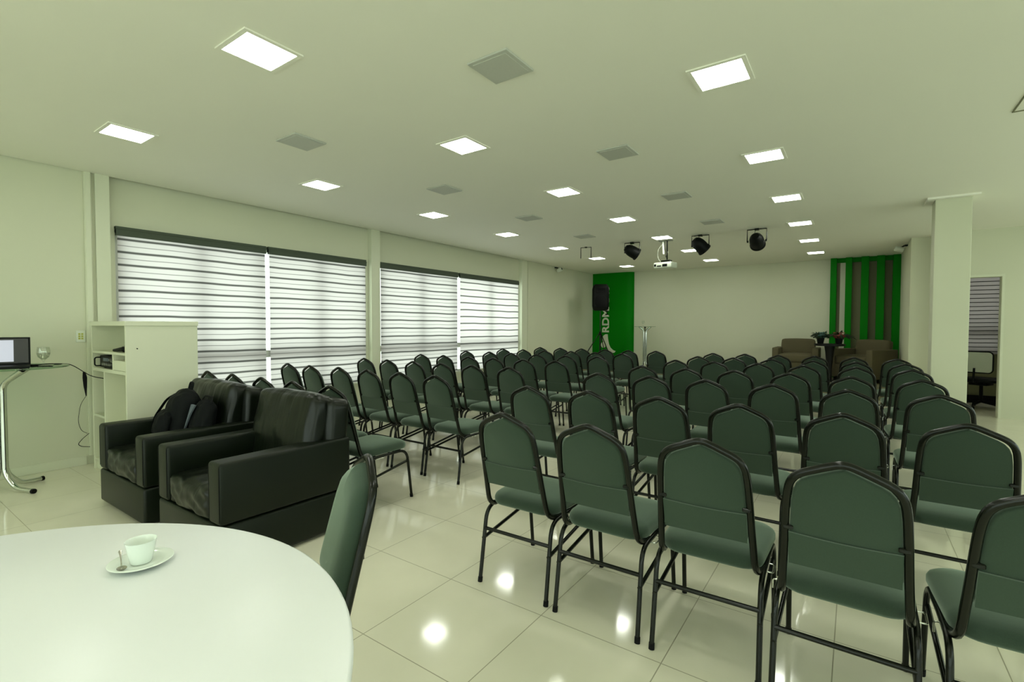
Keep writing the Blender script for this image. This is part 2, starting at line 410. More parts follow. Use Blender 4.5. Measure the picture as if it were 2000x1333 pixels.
window(5, 'x', XR+0.1, 3.0, 9.2, 0.5, 2.5, (4.5, 6.1, 7.6), (1.02,))
window(6, 'y', YN-0.1, -5.6, 4.6, 0.15, 2.5, (-3.6, -1.6, 0.4, 2.5), (1.02,))

# daylight outside
w = bpy.data.worlds.new('daylight'); sc.world = w; w.use_nodes = True
bg = w.node_tree.nodes['Background']; bg.inputs['Color'].default_value = (0.95, 1.0, 0.97, 1); bg.inputs['Strength'].default_value = 3.3
# sampling portals in the openings (they give off no light of their own)
def portal(loc, rot, sx, sy):
    l = bpy.data.lights.new('window_portal', 'AREA'); l.shape = 'RECTANGLE'; l.size = sx; l.size_y = sy
    l.cycles.is_portal = True
    o = bpy.data.objects.new('window_portal', l); C.objects.link(o); o.location = loc; o.rotation_euler = rot
portal((XL-0.24, (W1[0]+W1[1])/2, 1.45), (0, R(-90), 0), 1.9, 3.1)
portal((XL-0.24, (W2[0]+W2[1])/2, 1.45), (0, R(-90), 0), 1.9, 3.9)
portal((XR+0.18, -0.6, 1.5), (0, R(90), 0), 2.0, 6.4)
portal((XR+0.18, 6.1, 1.5), (0, R(90), 0), 2.0, 6.2)
portal((-0.5, YN-0.19, 1.3), (R(90), 0, 0), 10.2, 2.35)
portal((2.27, 12.49, 1.7), (R(-90), 0, 0), 1.85, 1.5)

# ------------------------------------------------------------------ stage and back wall decoration
bm = new(); add_box(bm, XL, 0.745, 11.5, YB, 0, 0.28, bev=0.004, seg=1)
o = struct('floor_stage', bm, M['stage'])
# green advertising panel with a rounded right edge
def green_panel():
    bm = new(); th = 0.13
    pts = [(XL, YB), (XL, YB-th)]
    x1 = -5.05
    for k in range(9):
        a = R(90-90*k/8); pts.append((x1-0.20+0.20*math.cos(a), YB-0.20*math.sin(a)+0.07*math.sin(a)))
    pts.append((x1, YB))
    lo = [bm.verts.new((x, y, 0.28)) for x, y in pts]; hi = [bm.verts.new((x, y, CEIL)) for x, y in pts]
    n = len(pts)
    for i in range(n): bm.faces.new((lo[i], lo[(i+1) % n], hi[(i+1) % n], hi[i]))
    bm.faces.new(lo[::-1]); bm.faces.new(hi)
    o = finish(bm, 'wall_panel', M['green'])
    tag(o, 'bright green wall panel with cream vertical lettering in the far left corner', 'wall panel')
    # vertical lettering reading upwards
    cu = bpy.data.curves.new('lettering', 'FONT'); cu.body = 'RDMANS'; cu.size = 0.40; cu.extrude = 0.004; cu.offset = 0.012; cu.space_character = 1.02
    to = bpy.data.objects.new('tmp_text', cu); C.objects.link(to)
    dg = bpy.context.evaluated_depsgraph_get(); me = bpy.data.meshes.new_from_object(to.evaluated_get(dg)); bpy.data.objects.remove(to)
    xs = [v.co.x for v in me.vertices]; ys = [v.co.y for v in me.vertices]; w_ = max(xs)-min(xs); h_ = max(ys)-min(ys)
    for v in me.vertices:
        u = (v.co.x-min(xs))/w_; q = (v.co.y-min(ys))/h_; z = v.co.z
        v.co = Vector((-5.735-0.215*q, YB-th-0.004-z, 1.22+1.30*u))
    me.materials.clear(); me.materials.append(M['lettering']); me.name = 'lettering'
    t = bpy.data.objects.new('lettering', me); C.objects.link(t); t.parent = o; t['label'] = 'cream lettering running up the panel'
    bm = new()
    def poly(pts):
        a = [bm.verts.new((x, YB-th-0.007, z)) for x, z in pts]; b = [bm.verts.new((x, YB-th+0.001, z)) for x, z in pts]
        bm.faces.new(a); bm.faces.new(b[::-1])
        for i in range(len(pts)): bm.faces.new((a[i], b[i], b[(i+1) % len(pts)], a[(i+1) % len(pts)]))
    poly([(-5.98+0.075+0.075*math.cos(R(a)), 0.86+0.085*math.sin(R(a))) for a in range(0, 360, 24)])
    poly([(-5.92, 0.97), (-5.94, 1.05), (-5.90, 1.13), (-5.84, 1.165), (-5.775, 1.165), (-5.76, 1.02), (-5.73, 0.88), (-5.68, 0.78), (-5.60, 0.715), (-5.53, 0.69), (-5.57, 0.645), (-5.64, 0.64), (-5.72, 0.68), (-5.80, 0.77), (-5.85, 0.88)])
    e = finish(bm, 'emblem', M['lettering'], o, smooth=None); e['label'] = 'cream leaf-like emblem below the lettering'
    return o
green_panel()
# striped green and taupe screen to the right of the stage
scr = thing('slatted_screen', 'green and taupe slatted wall screen on the right of the stage wall', 'wall screen', (0.13, YB, 0.28))
def lb(name, x0, x1, y0, y1, z0, z1, m, p, **k):   # box given in world coordinates, parent at world location without rotation
    l = p.location
    return box(name, (x0-l.x, x1-l.x, y0-l.y, y1-l.y, z0-l.z, z1-l.z), m, p, **k)
lb('backing', -0.47, 0.74, YB-0.03, YB-0.001, 0.28, CEIL, M['taupe'], scr, smooth=None)
lb('backing_strip', -0.30, -0.20, YB-0.045, YB-0.03, 0.28, CEIL-0.1, M['wall'], scr, smooth=None)
for a, b in ((-0.478, -0.362), (-0.203, -0.085), (0.075, 0.21), (0.345, 0.48), (0.615, 0.745)):
    lb('slat', a, b, YB-0.19, YB-0.03, 0.28, CEIL-0.001, M['green'], scr, bev=0.003, seg=1)
lb('header', -0.46, 0.73, YB-0.10, YB-0.032, CEIL-0.10, CEIL-0.001, M['green'], scr, smooth=None)

# ------------------------------------------------------------------ ceiling lights and grey panels
XROW = (-4.72, -2.715, -0.69); Y0 = 1.44; DYL = 1.71
def make_light(label, x, y):
    t = thing('ceiling_light', label, 'ceiling light', (x, y, CEIL), 0, 'square recessed ceiling lights')
    bm = new(); a, b = 0.162, 0.137
    for d in ((-a, a, -a, -b), (-a, a, b, a), (-a, -b, -b, b), (b, a, -b, b)): add_box(bm, d[0], d[1], d[2], d[3], -0.008, 0.0)
    finish(bm, 'frame', M['ceiling'], t, smooth=None)
    bm = new(); add_box(bm, -0.137, 0.137, -0.137, 0.137, -0.005, 0.0); finish(bm, 'diffuser', M['led'], t, smooth=None)
    return t
ords = ['first', 'second', 'third', 'fourth', 'fifth', 'sixth', 'seventh']
rown = ['row beside the windows', 'middle row', 'row nearest the column']
L0 = None
for i, x in enumerate(XROW):
    for k in range(-2, 7):
        y = Y0 + DYL*k
        vis = k >= 0 and not (i == 2 and k == 0)
        if vis:
            n = k if i < 2 else k-1
            tot = 7 if i < 2 else 6
            lab = 'lit square ceiling light, %s from the camera in the %s' % (ords[n] if n < tot-1 else 'farthest', rown[i])
        else: lab = 'lit square ceiling light behind the camera, out of the picture'
        if k == -1 and i == 0: continue
        if L0 is None: L0 = make_light(lab, x, y)
        else: dup(L0, (x, y, CEIL), 0, lab)
P0 = None
for i, x in enumerate((-3.745, -1.715)):
    for k in range(4):
        y = 2.32 + 1.705*k
        lab = 'unlit grey square ceiling panel, %s from the camera in the %s' % (ords[k] if k < 3 else 'farthest', ('line nearer the windows', 'line nearer the column')[i])
        if P0 is None:
            P0 = thing('ceiling_panel', lab, 'ceiling panel', (x, y, CEIL), 0, 'grey square ceiling panels')
            bm = new(); add_box(bm, -0.140, 0.140, -0.140, 0.140, -0.012, 0, bev=0.003, seg=1); finish(bm, 'frame', M['grey_panel'], P0, smooth=None)
            bm = new(); add_box(bm, -0.115, 0.115, -0.115, 0.115, -0.015, -0.011, bev=0.001, seg=1); finish(bm, 'grille', M['grey_panel'], P0, smooth=None)
        else: dup(P0, (x, y, CEIL), 0, lab)
dup(L0, (3.1, 9.0, CEIL), 0, 'lit square ceiling light right of the column, beyond the edge of the picture')
dup(L0, (2.3, 11.4, CEIL), 0, 'added unseen square ceiling light that brightens the small office')  # unseen lamp, added only to brighten the office behind the doorway
# slim seam of a ceiling hatch at the right border
bm = new(); add_box(bm, 0.868, 0.876, 4.20, 4.86, CEIL-0.006, CEIL+0.001); add_box(bm, 0.876, 1.5, 4.852, 4.86, CEIL-0.006, CEIL+0.001); add_box(bm, 1.5, 1.508, 4.20, 4.86, CEIL-0.006, CEIL+0.001); add_box(bm, 0.876, 1.5, 4.20, 4.208, CEIL-0.006, CEIL+0.001)
tag(finish(bm, 'ceiling_hatch', M['taupe'], smooth=None), 'thin seam of a ceiling hatch at the right edge of the picture', 'hatch')

# ------------------------------------------------------------------ blinds
def blind(y0, y1, label, z0=2.283, thin=True, bright=1.0, x=XL+0.0, bot=0.515):
    t = thing('roller_blind', label, 'window blind', (x, y0, 0), 0, 'striped roller blinds on the window wall')
    Lw = y1-y0
    bm = new(); add_tube(bm, [(0, 0.0, 2.365), (0, Lw, 2.365)], 0.030, seg=16); add_box(bm, -0.034, 0.02, 0, Lw, 2.385, 2.41)
    add_box(bm, -0.012, 0.030, 0.0, Lw, 2.315, 2.372)
    finish(bm, 'headrail', M['rail'], t)
    bm = new(); ny, nz = 40, 60
    V = [[bm.verts.new((0.012+0.003*math.sin(3.1*z_+5*u)*math.sin(9*u+z_*2), 0.012+u*(Lw-0.024), z_)) for z_ in [bot+(2.33-bot)*k/nz for k in range(nz+1)]] for u in [j/ny for j in range(ny+1)]]
    for j in range(ny):
        for k in range(nz): bm.faces.new((V[j][k], V[j+1][k], V[j+1][k+1], V[j][k+1]))
    finish(bm, 'fabric', blind_mat('blind_cloth', z0, thin, 0.1335, bright), t)
    bm = new(); add_box(bm, 0.004, 0.020, 0.01, Lw-0.01, bot-0.012, bot+0.012, bev=0.004); finish(bm, 'bottom_bar', M['white_plastic'], t)
    bm = new(); add_tube(bm, [(0.03, Lw-0.004, 2.36), (0.03, Lw-0.004, 1.0)], 0.0018, seg=5)
    finish(bm, 'bead_chain', M['white_plastic'], t)
    return t
blind(1.79, 3.355, 'striped roller blind over the window behind the white cabinet')
blind(3.385, 4.93, 'striped roller blind just left of the pillar between the two windows')
blind(5.20, 7.07, 'striped roller blind just right of the pillar between the two windows')
blind(7.125, 9.13, 'striped roller blind farthest from the camera on the window wall', z0=2.24, thin=False, bright=1.12)
# blind in the small office
ob = thing('roller_blind', 'striped roller blind seen through the doorway in the small office', 'window blind', (1.36, 12.31, 0))
bm = new(); add_tube(bm, [(0, 0, 2.43), (1.83, 0, 2.43)], 0.03, seg=12); finish(bm, 'headrail', M['rail'], ob)
bm = new(); add_box(bm, 0.01, 1.82, -0.002, 0.002, 0.90, 2.43); finish(bm, 'fabric', blind_mat('office_blind_cloth', 2.30, False, 0.075, 0.85), ob, smooth=None)

# ------------------------------------------------------------------ banquet chair (faces +y, origin on the floor)
GABLE = [(0.0, 0.957), (0.016, 0.955), (0.045, 0.944), (0.112, 0.914), (0.133, 0.901), (0.149, 0.882), (0.159, 0.855), (0.165, 0.81), (0.169, 0.74)]
def yb(z): return -0.222 - (z-0.45)*0.252
def make_chair(label, cat, group):
    t = thing('banquet_chair', label, cat, (0, 0, 0), 0, group)
    # back frame tube
    half = GABLE + [(0.175, 0.60), (0.182, 0.47)]
    low = [(0.186, -0.205, 0.425), (0.190, -0.165, 0.405), (0.194, -0.10, 0.402)]
    right = [Vector((x, yb(z), z-0.012)) for x, z in half] + [Vector(p) for p in low]
    left = [Vector((-p.x, p.y, p.z)) for p in right[1:]][::-1]
    bm = new(); add_tube(bm, smooth_path(left+right, 0.02, 2), 0.0135, seg=10)
    finish(bm, 'back_frame', M['frame'], t, smooth=60)
    # back pad with fabric on both faces
    inner = [(max(0, x-0.013), z-0.026) for x, z in GABLE]
    prof = [(x, z) for x, z in inner] + [(0.159, 0.66), (0.162, 0.575), (0.157, 0.552), (0.145, 0.545)]
    outl = prof + [(-x, z) for x, z in prof[::-1] if x > 0]
    def pl(u, v, h): return Vector((u, yb(v)+h, v))
    bm = new()
    add_slab(bm, outl, [(0.010, -0.009), (0.003, -0.006), (0, 0.0), (0.0, 0.020), (0.006, 0.034), (0.020, 0.045), (0.045, 0.052), (0.08, 0.055)], pl)
    bmesh.ops.remove_doubles(bm, verts=bm.verts[:], dist=0.0005)
    bp = finish(bm, 'backrest', M['fabric'], t, smooth=50)
    bm = new()   # lower fold of the cover over the back, with its seam
    n = 12
    for z0_, z1_, dy in ((0.548, 0.672, -0.014),):
        vs = []
        for k in range(n+1):
            u = -0.159 + 0.318*k/n; sag = 0.010*math.sin(PI*k/n)
            vs.append((Vector((u, yb(z1_)+dy, z1_-sag*0.6)), Vector((u, yb(z0_)+dy+0.003, z0_)), Vector((u, yb(z1_)-0.006, z1_-sag*0.6)), Vector((u, yb(z0_)+0.004, z0_-0.002))))
        W_ = [[bm.verts.new(p) for p in q] for q in vs]
        for k in range(n):
            a, b = W_[k], W_[k+1]
            bm.faces.new((a[0], b[0], b[1], a[1])); bm.faces.new((a[2], b[2], b[0], a[0])); bm.faces.new((a[1], b[1], b[3], a[3]))
        bm.faces.new((W_[0][0], W_[0][1], W_[0][3], W_[0][2])); bm.faces.new((W_[-1][0], W_[-1][1], W_[-1][3], W_[-1][2]))
    finish(bm, 'back_cover_fold', M['fabric'], bp, smooth=40)
    bm = new(); add_tube(bm, [(-0.159+0.318*k/n, yb(0.672)-0.013, 0.672-0.006*math.sin(PI*k/n)) for k in range(n+1)], 0.0022, seg=5)
    finish(bm, 'piping', M['piping'], bp)
    bm = new()
    bm.free()
    for s in (-1, 1):
        bm = new(); add_box(bm, s*0.160-0.016, s*0.160+0.016, yb(0.69)-0.018, yb(0.69)+0.006, 0.682, 0.697, bev=0.003, seg=1); finish(bm, 'bracket', M['frame'], t)
    # seat cushion
    so = []
    for x, y in rrect(0.42, 0.445, 0.085, 6):
        k = 1.0 + 0.05*(y/0.22); so.append((x*k, y+0.02))
    bm = new()
    add_slab(bm, so, [(0.018, 0.412), (0.006, 0.416), (0, 0.428), (0.0, 0.446), (0.006, 0.460), (0.020, 0.471), (0.05, 0.480), (0.09, 0.486), (0.14, 0.489)], lambda u, v, h: Vector((u, v, h)))
    finish(bm, 'seat', M['fabric'], t, smooth=50)
    # each side is an arch of tube: rear leg, rail, front leg
    for s in (-1, 1):
        x = s*0.207
        rear = smooth_path([(x, -0.272, 0.004), (x*0.985, -0.212, 0.398), (x*0.98, -0.02, 0.402)], 0.075, 7)
        front = smooth_path([(x, 0.268, 0.004), (x*0.985, 0.218, 0.398), (x*0.98, -0.02, 0.402)], 0.085, 7)
        for nm, pth, yy in (('rear', rear, -0.272), ('front', front, 0.268)):
            bm = new(); add_tube(bm, pth, 0.0108, seg=10)
            lg = finish(bm, 'leg', M['frame'], t, smooth=60)
            bm = new(); add_tube(bm, [(x, yy, 0.0), (x*0.999, yy+(0.004 if yy < 0 else -0.004), 0.026)], 0.0128, seg=10); finish(bm, 'foot_cap', M['rubber'], lg, smooth=60)
        bm = new(); add_tube(bm, [(x*0.99, -0.247, 0.232), (x*0.97, 0.225, 0.305)], 0.0095, seg=8); finish(bm, 'stretcher', M['frame'], t, smooth=60)
    bm = new(); add_tube(bm, [(-0.203, -0.232, 0.284), (0.203, -0.232, 0.284)], 0.0098, seg=8); finish(bm, 'stretcher', M['frame'], t, smooth=60)
    # seat frame and under-seat cross rails
    bm = new()
    for y in (-0.12, 0.14): add_box(bm, -0.20, 0.20, y-0.012, y+0.012, 0.398, 0.412)
    finish(bm, 'seat_frame', M['frame'], t)
    # coupling loop that hooks the chairs of a row together
    bm = new(); add_tube(bm, smooth_path([(0.212, -0.12, 0.395), (0.236, -0.12, 0.395), (0.236, -0.04, 0.395), (0.212, -0.04, 0.395)], 0.01, 3), 0.003, seg=6)
    finish(bm, 'coupling_hook', M['chrome'], t, smooth=60)
    bm = new(); add_tube(bm, smooth_path([(-0.212, -0.10, 0.402), (-0.228, -0.10, 0.402), (-0.228, -0.10, 0.365)], 0.008, 3), 0.003, seg=6)
    finish(bm, 'coupling_hook', M['chrome'], t, smooth=60)
    return t

RB = [[(-1.44, 2.318), (-0.965, 2.309), (-0.492, 2.312), (-0.022, 2.235), (0.462, 2.245)],
 [(-1.93, 3.309), (-1.46, 3.341), (-1.006, 3.341), (-0.528, 3.328), (-0.035, 3.318), (0.432, 3.321)],
 [(-1.94, 4.537), (-1.475, 4.558), (-1.001, 4.544), (-0.513, 4.523), (-0.027, 4.463), (0.474, 4.492)],
 [(-1.93, 5.596), (-1.432, 5.55), (-0.981, 5.606), (-0.496, 5.628), (-0.031, 5.575), (0.462, 5.605)],
 [(-1.911, 6.781), (-1.437, 6.781), (-0.956, 6.809), (-0.46, 6.779), (0.008, 6.85), (0.491, 6.809)],
 [(-1.884, 7.762), (-1.381, 7.756), (-0.915, 7.784), (-0.44, 7.732), (0.008, 7.787), (0.50, 7.798)],
 [(-1.886, 8.799), (-1.443, 8.884), (-0.979, 8.834), (-0.508, 8.92), (0.007, 8.878), (0.498, 8.838)]]
LB = [[(-5.08, 2.49), (-4.585, 2.49), (-4.075, 2.49), (-3.61, 2.49), (-3.14, 2.48)],
 [(-5.40, 3.477), (-4.885, 3.454), (-4.43, 3.493), (-3.96, 3.48), (-3.49, 3.486), (-3.04, 3.477)],
 [(-5.43, 4.586), (-4.944, 4.568), (-4.46, 4.572), (-3.938, 4.549), (-3.49, 4.535), (-3.04, 4.577)],
 [(-5.488, 5.702), (-5.02, 5.707), (-4.52, 5.695), (-4.03, 5.668), (-3.57, 5.689), (-3.11, 5.701)],
 [(-5.58, 6.89), (-5.09, 6.897), (-4.55, 6.822), (-4.01, 6.757), (-3.53, 6.776), (-3.08, 6.829)],
 [(-5.60, 7.96), (-5.05, 7.92), (-4.54, 7.852), (-4.06, 7.936), (-3.57, 7.859), (-3.09, 7.811)],
 [(-5.34, 8.95), (-4.85, 8.921), (-4.36, 8.91), (-3.86, 8.893), (-3.37, 8.846), (-2.90, 8.896)]]
rname = ['rearmost row', 'second row from the back', 'third row from the back', 'middle row', 'third row from the stage', 'second row from the stage', 'front row by the stage']
def seat_names(n, near, far):
    o = ['at the %s end' % near] + ['%s from the %s' % (ords[k], near) for k in range(1, n-1)] + ['at the %s end' % far]
    return o
def regular(row):      # chairs of a row are hooked together: even out the pitch, keep a trace of disorder
    n = len(row); mi = (n-1)/2; mx_ = sum(p[0] for p in row)/n
    k = sum((i-mi)*(p[0]-mx_) for i, p in enumerate(row))/sum((i-mi)**2 for i in range(n))
    return [(0.8*(mx_+k*(i-mi))+0.2*p[0], p[1]) for i, p in enumerate(row)]
chair0 = None
for blk, rows, near, far, grp in (('right', RB, 'aisle', 'column', 'banquet chairs of the right-hand block'), ('left', LB, 'window', 'aisle', 'banquet chairs of the left-hand block')):
    for ri, row in enumerate(rows):
        row = regular(row)
        sn = seat_names(len(row), near, far)
        for ci, (x, y) in enumerate(row):
            lab = 'dark green chair, %s, %s, %s block of chairs' % (sn[ci], rname[ri], blk)
            rz = R(random.uniform(-1.6, 1.6)) if ri else R((0.5, 0.3, 1.2, -0.5, 2.0)[ci % 5])
            if chair0 is None:
                chair0 = make_chair(lab, 'chair', grp); chair0.location = (x, y, 0); chair0.rotation_euler = (0, 0, rz)
            else: dup(chair0, (x, y, 0), rz, lab, grp)
# the chair pushed in at the white table
ang = R(-117); bx_, by_ = -1.335, 1.06
cx_, cy_ = bx_+0.35*math.cos(ang), by_+0.35*math.sin(ang)
tc_ = dup(chair0, (cx_, cy_, 0), ang-PI/2, 'dark green chair seen side-on, pushed in at the white round table')
if 'group' in tc_: del tc_['group']

# ------------------------------------------------------------------ white round table with cup
tt = thing('round_table', 'large white round table in the lower left foreground', 'table', (-1.34, -0.094, 0))
bm = new(); Rt = 0.876
add_lathe(bm, [(0, 0.722), (Rt-0.012, 0.722), (Rt-0.003, 0.727), (Rt, 0.735), (Rt, 0.742), (Rt-0.003, 0.748), (Rt-0.008, 0.75), (0, 0.75)], seg=128)
finish(bm, 'tabletop', M['tabletop'], tt, smooth=50)
bm = new(); add_lathe(bm, [(0, 0.02), (0.05, 0.02), (0.05, 0.70), (0.16, 0.715), (0.16, 0.722), (0, 0.722)], seg=24); finish(bm, 'pedestal', M['chrome'], tt)
bm = new(); add_lathe(bm, [(0, 0.0), (0.33, 0.0), (0.33, 0.012), (0.08, 0.04), (0.05, 0.05), (0, 0.05)], seg=40); finish(bm, 'base', M['chrome'], tt)
ca = R(58)   # long axis of the saucer
sx_, sy_ = -1.552, 0.485
bm = new()
prof = [(0, 0.003), (0.030, 0.0), (0.036, 0.0), (0.052, 0.006), (0.071, 0.0125), (0.073, 0.0135), (0.071, 0.0145), (0.050, 0.009), (0.034, 0.005), (0, 0.005)]
add_lathe(bm, prof, seg=48)
s_ = finish(bm, 'saucer', M['porcelain'], smooth=50); s_.location = (sx_, sy_, 0.75); s_.rotation_euler = (0, 0, ca)
tag(s_, 'white round saucer on the white round table', 'saucer')
bm = new()
add_lathe(bm, [(0, 0.0), (0.024, 0.0), (0.026, 0.003), (0.0315, 0.030), (0.037, 0.058), (0.0375, 0.0592), (0.0362, 0.0585), (0.030, 0.030), (0.024, 0.006), (0, 0.005)], seg=40, sx=0.96, sy=0.96)
s_ = finish(bm, 'coffee_cup', M['porcelain'], smooth=50); s_.location = (sx_-0.003, sy_+0.001, 0.756); s_.rotation_euler = (0, 0, ca)
tag(s_, 'small white flared coffee cup standing on the saucer', 'cup')
# teaspoon lying on the saucer's near end
sp = thing('teaspoon', 'small steel teaspoon resting on the saucer beside the cup', 'spoon', (-1.548, 0.441, 0.7625), R(166))
bm = new(); add_lathe(bm, [(0, -0.0035), (0.006, -0.003), (0.0105, 0.0), (0.0112, 0.0012), (0.010, 0.0008), (0.005, -0.0018), (0, -0.002)], seg=20, sx=1.35, sy=1.0, c=(-0.012, 0, 0)); finish(bm, 'bowl', M['steel'], sp)
bm = new(); add_tube(bm, [(0.0, 0, 0.001), (0.018, 0, 0.006), (0.040, 0, 0.011), (0.060, 0, 0.014), (0.070, 0, 0.0145)], [0.0018, 0.0016, 0.002, 0.0034, 0.0045], seg=8); finish(bm, 'handle', M['steel'], sp)

# ------------------------------------------------------------------ black armchairs
def sofa(label, x0, x1, y0, y1, seed):
    cx, cy = (x0+x1)/2, (y0+y1)/2
    t = thing('leather_armchair', label, 'armchair', (cx, cy, 0), 0)
    w, d = (x1-x0)/2, (y1-y0)/2; aw = 0.145
    bm = new(); add_box(bm, -w, w, -d, d, 0.02, 0.272, bev=0.018, seg=3); finish(bm, 'base', M['leather_flat'], t)
    bm = new()
    for sx in (-1, 1):
        for sy in (-1, 1): add_box(bm, sx*(w-0.1)-0.03, sx*(w-0.1)+0.03, sy*(d-0.1)-0.03, sy*(d-0.1)+0.03, 0, 0.03)
    finish(bm, 'foot', M['plastic'], t)
    for s in (-1, 1):
        a, b = (-w, -w+aw) if s < 0 else (w-aw, w)
        bm = new(); add_box(bm, a, b, -d, d, 0.276, 0.625, bev=0.020, seg=4)
        am = finish(bm, 'armrest', M['leather_flat'], t)
        bm = new()
        for xx in (a+0.012, b-0.012):
            add_tube(bm, smooth_path([(xx, -d+0.002, 0.30), (xx, -d+0.002, 0.617), (xx, d-0.02, 0.617)], 0.02, 4), 0.0035, seg=6)
        finish(bm, 'piping', M['plastic'], am)
    bm = new(); add_cushion(bm, -w+aw+0.004, w-aw-0.004, -d+0.008, d-0.26, 0.270, 0.455, r=0.035, puff=0.020, n=26, wr=0.006, seed=seed)
    finish(bm, 'seat_cushion', M['leather'], t, smooth=None if False else 60)
    lean = Matrix.Translation((0, d-0.30, 0.44)) @ Matrix.Rotation(R(-13), 4, 'X')
    bm = new(); add_cushion(bm, -w+0.035, w-0.09, -0.02, 0.15, 0.0, 0.50, r=0.05, puff=0.018, n=30, mtx=lean, wr=0.003, seed=seed+3)
    finish(bm, 'back_cushion', M['leather'], t, smooth=60)
    lean2 = Matrix.Translation((0, d-0.13, 0.27)) @ Matrix.Rotation(R(-6), 4, 'X')
    bm = new(); add_cushion(bm, -w+0.03, w-0.03, -0.06, 0.10, 0.0, 0.62, r=0.04, puff=0.012, n=18, mtx=lean2, wr=0.0015, seed=seed+9)
    finish(bm, 'backrest', M['leather'], t, smooth=60)
    return t
sofa('black leather armchair nearer the white cabinet, with a backpack on its seat', -4.82, -3.93, 1.25, 2.09, 3)
sofa('black leather armchair nearer the round table, with an empty seat', -3.68, -2.835, 1.25, 2.10, 11)

# backpack and shoulder bag on the first armchair
bp = thing('backpack', 'black backpack standing on the seat of the left armchair', 'backpack', (-4.42, 1.62, 0.46), R(-12))
ln = Matrix.Rotation(R(-14), 4, 'X')
bm = new(); add_cushion(bm, -0.15, 0.15, -0.09, 0.09, 0.0, 0.40, r=0.075, puff=0.03, n=18, mtx=ln, wr=0.005, seed=5); finish(bm, 'body', M['nylon'], bp, smooth=60)
bm = new(); add_cushion(bm, -0.115, 0.115, -0.15, -0.06, 0.02, 0.23, r=0.04, puff=0.02, n=12, mtx=ln, wr=0.004, seed=6); finish(bm, 'front_pocket', M['nylon'], bp, smooth=60)
bm = new(); add_tube(bm, smooth_path([(-0.035, 0.105, 0.385), (-0.035, 0.125, 0.47), (0.035, 0.125, 0.47), (0.035, 0.105, 0.385)], 0.035, 6), 0.012, ry=0.006, seg=8); finish(bm, 'carry_handle', M['nylon'], bp, smooth=60)
bm = new(); add_tube(bm, smooth_path([(-0.06, 0.07, 0.40), (-0.15, -0.02, 0.34), (-0.235, -0.10, 0.18), (-0.245, -0.12, 0.06), (-0.12, -0.06, 0.02)], 0.05, 6), 0.017, ry=0.006, seg=8); finish(bm, 'shoulder_strap', M['nylon'], bp, smooth=60)
bg_ = thing('shoulder_bag', 'black shoulder bag with grey lining beside the backpack on the left armchair', 'bag', (-4.13, 1.66, 0.46), R(-4))
bm = new(); add_cushion(bm, -0.10, 0.10, -0.055, 0.055, 0.0, 0.34, r=0.045, puff=0.02, n=16, mtx=ln, wr=0.005, seed=8); finish(bm, 'body', M['nylon'], bg_, smooth=60)
bm = new()
q = [ln @ Vector(p) for p in ((-0.085, -0.088, 0.10), (-0.02, -0.094, 0.24), (0.005, -0.086, 0.305), (-0.075, -0.086, 0.305))]
q2 = [p + Vector((0, 0.012, 0)) for p in q]
va = [bm.verts.new(p) for p in q]; vb = [bm.verts.new(p) for p in q2]
bm.faces.new(va); bm.faces.new(vb[::-1])
for i in range(4): bm.faces.new((va[i], vb[i], vb[(i+1) % 4], va[(i+1) % 4]))
finish(bm, 'lining_flap', M['greyblue'], bg_, smooth=None)
bm = new(); add_tube(bm, smooth_path([(-0.09, 0.07, 0.33), (-0.08, 0.09, 0.375), (0.08, 0.09, 0.375), (0.09, 0.07, 0.33)], 0.03, 5), 0.010, ry=0.005, seg=8); finish(bm, 'carry_handle', M['nylon'], bg_, smooth=60)

# ------------------------------------------------------------------ white cabinet
cb = thing('storage_cabinet', 'tall white open-shelved cabinet standing before the first window', 'cabinet', (-5.57, 1.52, 0))
x0, x1, y0, y1 = -6.03, -5.115, 1.52, 2.08
def cbx(name, a, b, c, d, e, f, **k): return lb(name, a, b, c, d, e, f, M['cabinet'], cb, bev=0.0015, seg=1, **k)
cbx('top', x0-0.005, x1+0.008, y0-0.008, y1+0.005, 1.385, 1.425)
cbx('side_panel', x0, x0+0.025, y0, y1, 0, 1.385)
cbx('side_panel', x1-0.025, x1, y0, y1, 0, 1.385)
cbx('back_panel', x0+0.025, x1-0.025, y1-0.30, y1-0.285, 0.09, 1.385)
cbx('shelf', x0+0.025, x1-0.025, y0+0.005, y1-0.30, 1.125, 1.147)
cbx('shelf', x0+0.025, x1-0.025, y0+0.003, y1-0.30, 0.955, 0.985)
cbx('divider', -5.475, -5.450, y0+0.005, y1-0.30, 0.985, 1.125)
cbx('divider', -5.715, -5.690, y0+0.005, y1-0.30, 0.09, 0.955)
cbx('shelf', x0+0.025, -5.715, y0+0.005, y1-0.30, 0.515, 0.537)
cbx('plinth', x0+0.025, x1-0.025, y0+0.02, y0+0.04, 0, 0.09)
cbx('bottom_shelf', x0+0.025, x1-0.025, y0+0.005, y1-0.30, 0.09, 0.11)
cbx('tray', -5.445, x1-0.028, y0+0.006, y0+0.22, 0.987, 1.075)
am = thing('amplifier', 'small black audio amplifier in the upper cubby of the white cabinet', 'amplifier', (-5.69, 1.65, 0.985))
bm = new(); add_box(bm, -0.21, 0.205, -0.10, 0.12, 0.008, 0.118, bev=0.004); finish(bm, 'body', M['plastic'], am)
for kx, kz in ((-0.09, 0.04), (-0.03, 0.04), (0.04, 0.04), (0.10, 0.04), (0.10, 0.085), (0.155, 0.075)):
    bm = new(); add_lathe(bm, [(0, 0.02), (0.011, 0.02), (0.013, 0.0), (0, 0.0)], seg=14, mtx=Matrix.Rotation(R(90), 4, 'X'), c=(kx, -0.098, kz)); finish(bm, 'knob', M['metalgrey'], am)
bm = new(); add_box(bm, -0.11, 0.03, -0.103, -0.099, 0.068, 0.098); finish(bm, 'display', M['greyblue'], am, smooth=None)
